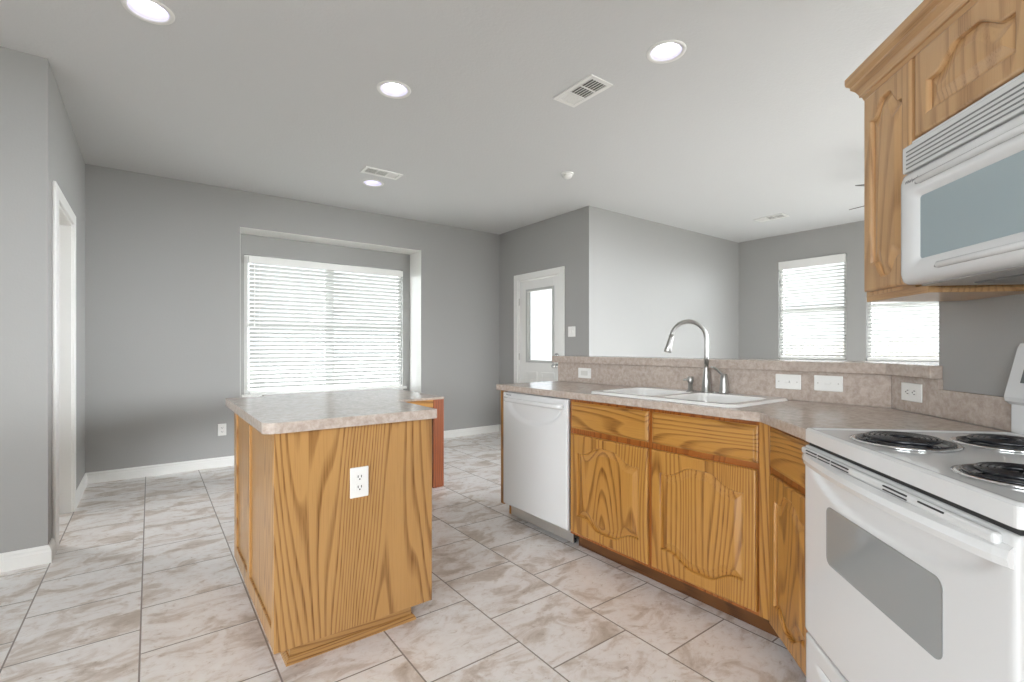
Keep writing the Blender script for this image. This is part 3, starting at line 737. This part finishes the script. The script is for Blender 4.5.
# ------------------------------------------------------------------ range
def kitchen_range():
    t = droot('range_stove', 'white freestanding electric range with black coil burners', 'stove')
    WR = .757
    bx('body', app2, t, (.004, WR-.004, .03, WQ-.006, .03, .872), bevel=.002)
    # cooktop tray with raised rim
    bm = bmesh.new()
    prism(bm, rrect(0, WR, -.004, WQ-.045, .012, 4), .878, .915, [])
    obj('cooktop', bm, app, t, .006, 3)
    bm = bmesh.new()
    oo = rrect(.001, WR-.001, -.003, WQ-.046, .012, 4)
    i1 = rrect(.012, WR-.012, .010, WQ-.06, .012, 4); i2 = rrect(.018, WR-.018, .016, WQ-.066, .012, 4)
    loft(bm, [[(x, y, .914) for x, y in oo], [(x, y, .9195) for x, y in rrect(.004, WR-.004, 0, WQ-.05, .012, 4)], [(x, y, .9195) for x, y in i1], [(x, y, .9155) for x, y in i2]])
    obj('cooktop_rim', bm, app, t, smooth=True)
    # burners
    for (bx_, by_, R) in ((.208, .155, .094), (.205, .395, .082), (.565, .150, .077), (.565, .425, .098)):
        bm = bmesh.new(); lathe(bm, [(R+.024, .9155), (R+.026, .919), (R+.018, .921), (R+.010, .919), (R-.004, .905), (.03, .900)], bx_, by_, 44, False, True)
        dp = obj('drip_pan', bm, steel, t, smooth=True)
        bm = bmesh.new(); lathe(bm, [(R+.011, .9205), (R+.012, .9235), (R+.004, .9235), (R-.003, .914), (R-.012, .908)], bx_, by_, 44, False, False)
        obj('drip_bowl', bm, black, t, smooth=True)
        turns = 4 if R < .09 else 5
        bm = bmesh.new(); pts = []; n = turns*26
        for i in range(n+1):
            a = 2*PI*i/26; r = .026 + (R-.010-.026)*i/n; pts.append((bx_ + r*math.cos(a), by_ + r*math.sin(a), .9285))
        pts.append((pts[-1][0]+.004, pts[-1][1]+.012, .921))
        tube(bm, pts, .0052, 8)
        obj('coil', bm, black, t, smooth=True)
        bm = bmesh.new()
        for k in range(3):
            a = 2*PI*k/3 + .4; c, s = math.cos(a), math.sin(a)
            tube(bm, [(bx_+.01*c, by_+.01*s, .920), (bx_+(R-.004)*c, by_+(R-.004)*s, .920)], .0028, 6)
        obj('coil_support', bm, steel, t)
    # backguard
    bx('backguard_riser', app, t, (.004, WR-.004, .560, WQ-.004, .912, 1.03), bevel=.010, seg=4)
    prof = [(.561, 1.002), (.549, 1.012), (.546, 1.024), (.582, 1.168), (.589, 1.182), (.600, 1.187), (.609, 1.182), (.609, 1.002)]
    bm = bmesh.new(); loft(bm, [[(x, y, z) for y, z in prof] for x in (0, WR)], True, True, True)
    cp = obj('control_panel', bm, app, t, .006, 3)
    n_ = Vector((0, -.970, .2425)); tl = math.atan2(.036, .144)
    def onp(x, h, out): # point on the sloped face
        y = .546 + .036*h; z = 1.024 + .144*h; return (x, y + n_.y*out, z + n_.z*out)
    for x0, x1, h0, h1, m_, nm in ((.33, .43, .35, .75, disp, 'display'), (.045, .070, .30, .72, disp, 'indicator')):
        bm = bmesh.new()
        P8 = [onp(x0, h0, .001), onp(x1, h0, .001), onp(x1, h1, .001), onp(x0, h1, .001)]; P9 = [onp(x0, h0, -.003), onp(x1, h0, -.003), onp(x1, h1, -.003), onp(x0, h1, -.003)]
        loft(bm, [P9, P8], True, True, True); obj(nm, bm, m_, cp)
    for x in (.125, .215, .545, .635, .70):
        bm = bmesh.new(); lathe(bm, [(.024, 0), (.023, .006), (.019, .009), (.017, .024), (.012, .026)], n=20)
        o = obj('knob', bm, app2, cp, smooth=True); o.location = onp(x, .5, 0); o.rotation_euler = (PI/2 - tl, 0, 0)
    # oven door
    zt, zb = .866, .287
    wx0, wx1, wz0, wz1 = .146, .587, .560, .716
    scoop_panel('oven_door', t, WR-.006, zb, zt, -.004, .034, .822, .345, .10, .010, app, 80, 60)
    d = t.children[-1]; 
    bm = bmesh.new()
    p1 = rrect(wx0-.004, wx1+.004, wz0-.004, wz1+.004, .022, 6); p2 = rrect(wx0, wx1, wz0, wz1, .018, 6)
    loft(bm, [[(x, -.0045, z) for x, z in p1], [(x, -.006, z) for x, z in p1], [(x, -.0052, z) for x, z in p2]], True, False, True)
    for f in bm.faces: f.material_index = 0
    obj('oven_window', bm, oven_glass, d, smooth=False)
    # vent slots along the top edge of the door
    slots = [(.05, .115), (.125, .19), (.20, .285), (.43, .51), (.545, .615)]
    bx('vent_bezel', app, t, (.012, WR-.030, -.019, -.003, .842, .862), bevel=.006)
    for a, b in slots: bx('vent_slot', dark, t, (a, b, -.0212, -.018, .8555, .8585), bevel=0)
    for a, b in slots[:4]: bx('vent_slot', dark, t, (a, b, -.0212, -.018, .8475, .850), bevel=0)
    bm = bmesh.new(); rings = []
    for i in range(33):
        u = i/32; x = .006 + (WR-.018)*u; bow = math.sin(PI*u); o_ = .004 + .026*bow**.6; zc = .826 - .004*bow
        pr = [(-.003, zc+.020), (-o_*.7, zc+.021), (-o_-.006, zc+.014), (-o_-.010, zc), (-o_-.006, zc-.014), (-o_*.75, zc-.017), (-.003, zc-.006)]
        rings.append([(x, y, z) for y, z in pr])
    loft(bm, rings, True, True, True); obj('handle', bm, app, t, smooth=False)
    # drawer
    scoop_panel('storage_drawer', t, WR-.006, .045, .279, -.002, .03, .225, .30, .05, .018, app, 60, 40)
    bx('gap_strip', dark, t, (.012, WR-.012, .006, .028, .864, .879), bevel=0)
    bx('gap_strip', dark, t, (.01, WR-.01, .006, .028, .278, .288), bevel=0)
    for x in (.05, WR-.05):
        for y in (.08, WQ-.08):
            bm = bmesh.new(); lathe(bm, [(.018, 0), (.018, .012), (.008, .016), (.008, .05)], x, y, 12); obj('foot', bm, dark, t)
    return t
kitchen_range()

# ------------------------------------------------------------------ wall cabinets, microwave
def wall_cabinet():
    t = droot('wall_cabinet', 'light oak wall cabinet with crown moulding above the microwave', 'cabinet', 0, 0, 0)
    F = .308; XA, XB, XE = -.250, .062, .832; ZB, ZS, ZT = 1.331, 1.785, 2.085
    bx('carcass', pale_v, t, (XA, XA+.016, F+.019, WQ-.001, ZB+.012, ZT), (XB-.016, XB, F+.019, WQ-.001, ZB+.012, ZT), (XA+.016, XB-.016, F+.019, WQ-.001, ZB+.022, ZB+.036),
       (XA, XE, F+.019, WQ-.001, ZT-.016, ZT), (XB, XE, F+.019, WQ-.001, ZS, ZS+.016), (XE-.016, XE, F+.019, WQ-.001, ZS, ZT), bevel=0)
    bx('bottom_trim', pale_h, t, (XA, XB, F, WQ-.002, ZB, ZB+.022), bevel=.0015)
    bx('face_frame', pale_v, t, (XA, XA+.03, F, F+.019, ZB+.022, ZT), (.045, XB, F, F+.019, ZB+.022, ZT), (XA+.03, .005, F, F+.019, ZB+.022, ZB+.045), (XA+.03, XE, F, F+.019, 2.035, ZT),
       (XB, XE, F, F+.019, ZS, ZS+.03), (XE-.03, XE, F, F+.019, ZS, ZT), bevel=.001)
    bx('center_stile', gap, t, (.005, .045, F, F+.019, ZB+.046, 2.034), bevel=0)  # shadow line between the doors put in as darker oak
    bx('side_panel', oak_h, t, (XB, XB+.003, F+.02, WQ-.001, ZB+.022, ZS), bevel=0)
    arch_door(t, XA+.016, .012, ZB+.034, 2.045, F-.019, pale_v, pale_h, .055, .055, .043)
    arch_door(t, .030, .424, ZS+.012, 2.045, F-.019, pale_v, pale_h, .048, .0, .055)
    arch_door(t, .430, .818, ZS+.012, 2.045, F-.019, pale_v, pale_h, .048, .0, .055)
    # crown: swept along front and left end
    prof = [(0, 2.052), (.006, 2.052), (.010, 2.066), (.016, 2.068), (.016, 2.076), (.024, 2.092), (.036, 2.106), (.036, 2.114), (.046, 2.124), (.048, 2.134), (.048, 2.150), (0, 2.150)]
    bm = bmesh.new(); sweep_profile(bm, [(XE, F), (XA, F), (XA, WQ-.002)], [(-o, z) for o, z in prof]); cr = obj('crown_moulding', bm, pale_h, t)
    return t
wall_cabinet()
def microwave():
    t = droot('microwave', 'white over-the-range microwave hung under the oak wall cabinet', 'microwave', .068, 0, 0)
    W = .757; F = .228; ZB, ZT = 1.352, 1.752
    bx('body', app2, t, (.002, W-.002, F+.03, WQ-.004, ZB+.012, ZT+.02), bevel=.003)
    # vent grille
    bm = bmesh.new(); box(bm, 0, W, F+.006, F+.05, 1.676, 1.752); obj('vent_grille', bm, app, t, .004)
    for i in range(5):
        z = 1.6845 + i*.0118
        bx('louver_slot', slotm, t, (.020, .55, F+.0045, F+.0075, z, z+.0038), bevel=0)
    # door with rounded frame around window
    bm = bmesh.new(); x1 = .60
    L = lambda x0, xx, z0, z1, r, y: [(x, y, z) for x, z in rrect(x0, xx, z0, z1, r, 6)]
    w0, w1, v0, v1 = .072, .535, 1.418, 1.592
    loft(bm, [L(0, x1, ZB, 1.672, .012, F+.05), L(0, x1, ZB, 1.672, .014, F+.016), L(.004, x1-.004, ZB+.005, 1.667, .016, F+.004), L(.012, x1-.012, ZB+.016, 1.656, .02, F-.004),
              L(.024, x1-.024, ZB+.032, 1.640, .022, F-.006), L(w0-.022, w1+.022, v0-.022, v1+.022, .02, F-.002), L(w0-.006, w1+.006, v0-.006, v1+.006, .014, F+.004), L(w0, w1, v0, v1, .010, F+.010)])
    d = obj('door', bm, app, t, smooth=True)
    bm = bmesh.new(); loft(bm, [L(w0-.002, w1+.002, v0-.002, v1+.002, .01, F+.012), L(w0, w1, v0, v1, .008, F+.0095)], True, False, True); obj('door_window', bm, mw_glass, d)
    # glossy ribs above and below the window
    for z, xx0 in ((1.630, .075), (1.386, .15)):
        bm = bmesh.new(); tube(bm, [(xx0, F-.004, z-.002), (xx0+.02, F-.009, z), (x1-.06, F-.010, z), (x1-.04, F-.004, z)], [.003, .009, .009, .003], 12); obj('door_rib', bm, app, d, smooth=True)
    bx('control_panel', app, t, (x1+.003, W, F-.002, F+.05, ZB, 1.672), bevel=.006)
    bx('keypad', disp, t, (x1+.03, W-.03, F-.0035, F-.001, 1.44, 1.62), bevel=0)
    bm = bmesh.new(); tube(bm, [(x1-.025, F-.004, 1.40), (x1-.025, F-.035, 1.42), (x1-.025, F-.038, 1.52), (x1-.025, F-.035, 1.62), (x1-.025, F-.004, 1.64)], .009, 12); obj('handle', bm, app, d, smooth=True)
    bx('underside', M('grey_metal_underside', (.42, .42, .41), .35, .6), t, (.01, W-.01, F+.05, WQ-.02, ZB-.004, ZB+.014), bevel=.003)
    for a in (.09, .42):
        bx('grease_filter', M('filter_mesh_grey', (.25, .25, .25), .4, .8), t, (a, a+.24, F+.13, F+.30, ZB-.008, ZB-.003), bevel=.001)
    bx('work_light', plate, t, (.34, .41, F+.15, F+.26, ZB-.007, ZB-.003), bevel=.001)
    text('logo', 'Whirlpool', .013, t, (.034, F-.0066, 1.636), (PI/2, 0, 0), slotm)
    return t
microwave()

# ------------------------------------------------------------------ island
def island():
    X0, X1, Y0_, Y1_ = .345, .957, 1.845, 2.83
    t = thing('kitchen_island', 'freestanding light oak kitchen island with taupe laminate top', 'island', ((X0+X1)/2, (Y0_+Y1_)/2, 0))
    cx, cy = (X0+X1)/2, (Y0_+Y1_)/2; a, b = (X1-X0)/2, (Y1_-Y0_)/2
    bx('front_panel', isl_v, t, (-a, a, -b, -b+.018, .10, .876), bevel=.0015)
    bx('rear_panel', isl_v, t, (-a, a, b-.018, b, .10, .876), bevel=.0015)
    # left side: framed with two recessed panels
    y0, y1 = -b+.018, b-.018
    bx('side_frame', isl_v, t, (-a, -a+.018, y0, y0+.028, .10, .876), (-a, -a+.018, y1-.055, y1, .10, .876), (-a, -a+.018, .03, .085, .10, .876),
       (-a, -a+.018, y0+.028, .03, .10, .17), (-a, -a+.018, .085, y1-.055, .10, .17), (-a, -a+.018, y0+.028, .03, .835, .876), (-a, -a+.018, .085, y1-.055, .835, .876), bevel=.003)
    bx('side_panel', isl_v, t, (-a+.009, -a+.016, y0+.028, .03, .17, .835), bevel=0)
    bx('side_panel', isl_v, t, (-a+.009, -a+.016, .085, y1-.055, .17, .835), bevel=0)
    bx('side_panel', isl_v, t, (a-.018, a-.001, y0, y1, .10, .876), bevel=0)
    bx('floor_deck', gap, t, (-a+.02, a-.02, y0, y1, .10, .116), bevel=0)
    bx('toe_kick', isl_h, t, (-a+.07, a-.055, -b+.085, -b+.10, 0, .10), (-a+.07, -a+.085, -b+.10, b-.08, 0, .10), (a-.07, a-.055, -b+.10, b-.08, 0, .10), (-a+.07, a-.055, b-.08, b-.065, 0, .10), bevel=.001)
    bm = bmesh.new(); pr = [(0, 0), (.016, 0), (.014, .010), (.006, .022), (0, .024)]
    sweep_profile(bm, [(-a+.07, b-.065), (-a+.07, -b+.085), (a-.055, -b+.085), (a-.055, b-.065)], [(o, z) for o, z in pr]); obj('shoe_moulding', bm, isl_h, t)
    bm = bmesh.new()
    xx0, xx1, yy0, yy1 = .308-cx, .968-cx, 1.812-cy, 2.845-cy
    p = rrect(xx0, xx1, yy0, yy1, .012, 4); c = .045
    p = [(xx1, yy0+.008), (xx1, yy1), (xx0, yy1), (xx0, yy0+c)] + [(xx0 + c - c*math.cos(math.radians(9*i)), yy0 + c - c*math.sin(math.radians(9*i))) for i in range(1, 11)] + [(xx1-.008, yy0)]
    prism(bm, p, .873, .911); obj('top', bm, lam, t, .003, 3)
    return t
island()

# ------------------------------------------------------------------ dining table by the window
def table():
    X0, X1, Y0_, Y1_ = .79, 1.985, 3.60, 4.72
    cx, cy = (X0+X1)/2, (Y0_+Y1_)/2; a, b = (X1-X0)/2, (Y1_-Y0_)/2
    t = thing('dining_table', 'reddish wood table with laminate top standing behind the island', 'table', (cx, cy, 0))
    bx('table_top', lam, t, (-a, a, -b, b, .735, .752), bevel=.002)
    bx('apron', oak_h, t, (-a+.11, a-.10, -b+.006, -b+.026, .635, .735), bevel=.002)
    bx('apron', red_h, t, (-a+.11, a-.10, b-.026, b-.006, .635, .735), bevel=.002)
    bx('apron', red_h, t, (-a+.006, -a+.026, -b+.11, b-.11, .635, .735), bevel=.002)
    bx('apron', red_h, t, (a-.026, a-.006, -b+.11, b-.11, .635, .735), bevel=.002)
    for x in (-a+.004, a-.104):
        for y in (-b+.004, b-.104):
            bx('leg', red_v, t, (x, x+.10, y, y+.10, 0, .735), bevel=.003)
    return t
table()

# ------------------------------------------------------------------ ceiling things
for i, (x, y, lab) in enumerate(CANS):
    t = thing('recessed_light', lab, 'ceiling light', (x, y, H), 0, 'recessed ceiling lights')
    bm = bmesh.new(); lathe(bm, [(.078, .002), (.080, -.004), (.098, -.006), (.102, 0), (.102, .001)], n=40, cap0=False, cap1=False); obj('trim_ring', bm, plate, t, smooth=True)
    bm = bmesh.new(); lathe(bm, [(.079, -.002), (.077, .02), (.070, .070), (.069, .085)], n=40, cap0=False, cap1=False); obj('baffle', bm, baffle, t, smooth=True)
    bm = bmesh.new(); lathe(bm, [(.069, .080), (.060, .064), (.035, .056), (.008, .054)], n=32, cap0=True, cap1=True); obj('lamp', bm, led, t, smooth=True)
def vent(label, x, y, wx, wy, rz, on_end, group='ceiling air vents', three=True):
    t = thing('ceiling_vent', label, 'vent', (x, y, H), rz, group)
    # local long axis = y
    bx('frame', plate, t, *[(q[0], q[1], q[4], q[5], q[2], q[3]) for q in ringbox(-wx/2, wx/2, -wy/2, wy/2, .028, -.008, 0)], bevel=.002)
    bx('backing', M('dark_duct', (.10, .095, .085), .7), t, (-wx/2+.028, wx/2-.028, -wy/2+.028, wy/2-.028, -.002, -.0005), bevel=0)
    L0, L1 = -wy/2+.028, wy/2-.028; third = (L1-L0)/3
    bm = bmesh.new()
    for k in (1, 2): box(bm, -wx/2+.028, wx/2-.028, L0+third*k-.004, L0+third*k+.004, -.008, -.001)
    obj('divider', bm, plate, t)
    for k in range(3):
        bm = bmesh.new(); a, b = L0+third*k+.004, L0+third*(k+1)-.004
        if k == on_end:
            n = 7
            for j in range(n): xx = a+(b-a)*(j+.1)/n; box(bm, -wx/2+.028, wx/2-.028, xx, xx+(b-a)/n*.75, -.006, -.003)
        else:
            n = 6
            for j in range(n): xx = (-wx/2+.028)+(wx-.056)*(j+.35)/n; box(bm, xx, xx+.004, a, b, -.0045, -.001)
        obj('louvers', bm, plate, t)
    return t
vent('rectangular white ceiling vent right of the island light, largest of the three', 2.121, 2.118, .185, .335, 0, 2)
vent('white ceiling vent beside the small far recessed light', 1.670, 4.19, .165, .345, PI/2, 0)
vent('distant white ceiling vent over the living room', 6.02, 2.81, .185, .34, 0, 2)
t = thing('smoke_detector', 'small round white detector on the ceiling left of the distant vent', 'detector', (3.02, 3.20, H))
bm = bmesh.new(); lathe(bm, [(.055, 0), (.055, -.010), (.050, -.014)], n=32); obj('mounting_base', bm, plate, t, smooth=True)
bm = bmesh.new(); lathe(bm, [(.044, -.012), (.044, -.022), (.036, -.038), (.018, -.046), (.004, -.048)], n=32); obj('dome', bm, plate, t, smooth=True)

def fan():
    t = thing('ceiling_fan', 'ceiling fan whose dark blade tips peek past the oak wall cabinet', 'fan', (5.05, 1.06, H))
    bm = bmesh.new(); lathe(bm, [(.07, 0), (.07, -.02), (.03, -.05)]); obj('canopy', bm, fan_m, t, smooth=True)
    bm = bmesh.new(); tube(bm, [(0, 0, -.04), (0, 0, -.2)], .012); obj('downrod', bm, fan_m, t)
    bm = bmesh.new(); lathe(bm, [(.05, -.19), (.10, -.21), (.11, -.27), (.09, -.31), (.05, -.33)]); obj('motor_housing', bm, fan_m, t, smooth=True)
    for k in range(5):
        a = math.radians(75.7 + 72*k)
        bm = bmesh.new(); P4 = [(.12, -.05), (.62, -.068), (.66, -.05), (.67, 0), (.66, .05), (.62, .068), (.12, .05)]
        loft(bm, [[(x, y, -.292 - y*.26 + dz) for x, y in P4] for dz in (0, .006)], True, True, True)
        o = obj('blade', bm, fan_m, t); o.rotation_euler = (0, 0, a)
    bm = bmesh.new(); lathe(bm, [(.05, -.33), (.09, -.35), (.10, -.39), (.06, -.43), (.01, -.44)]); obj('light_bowl', bm, ivory, t, smooth=True)
fan()
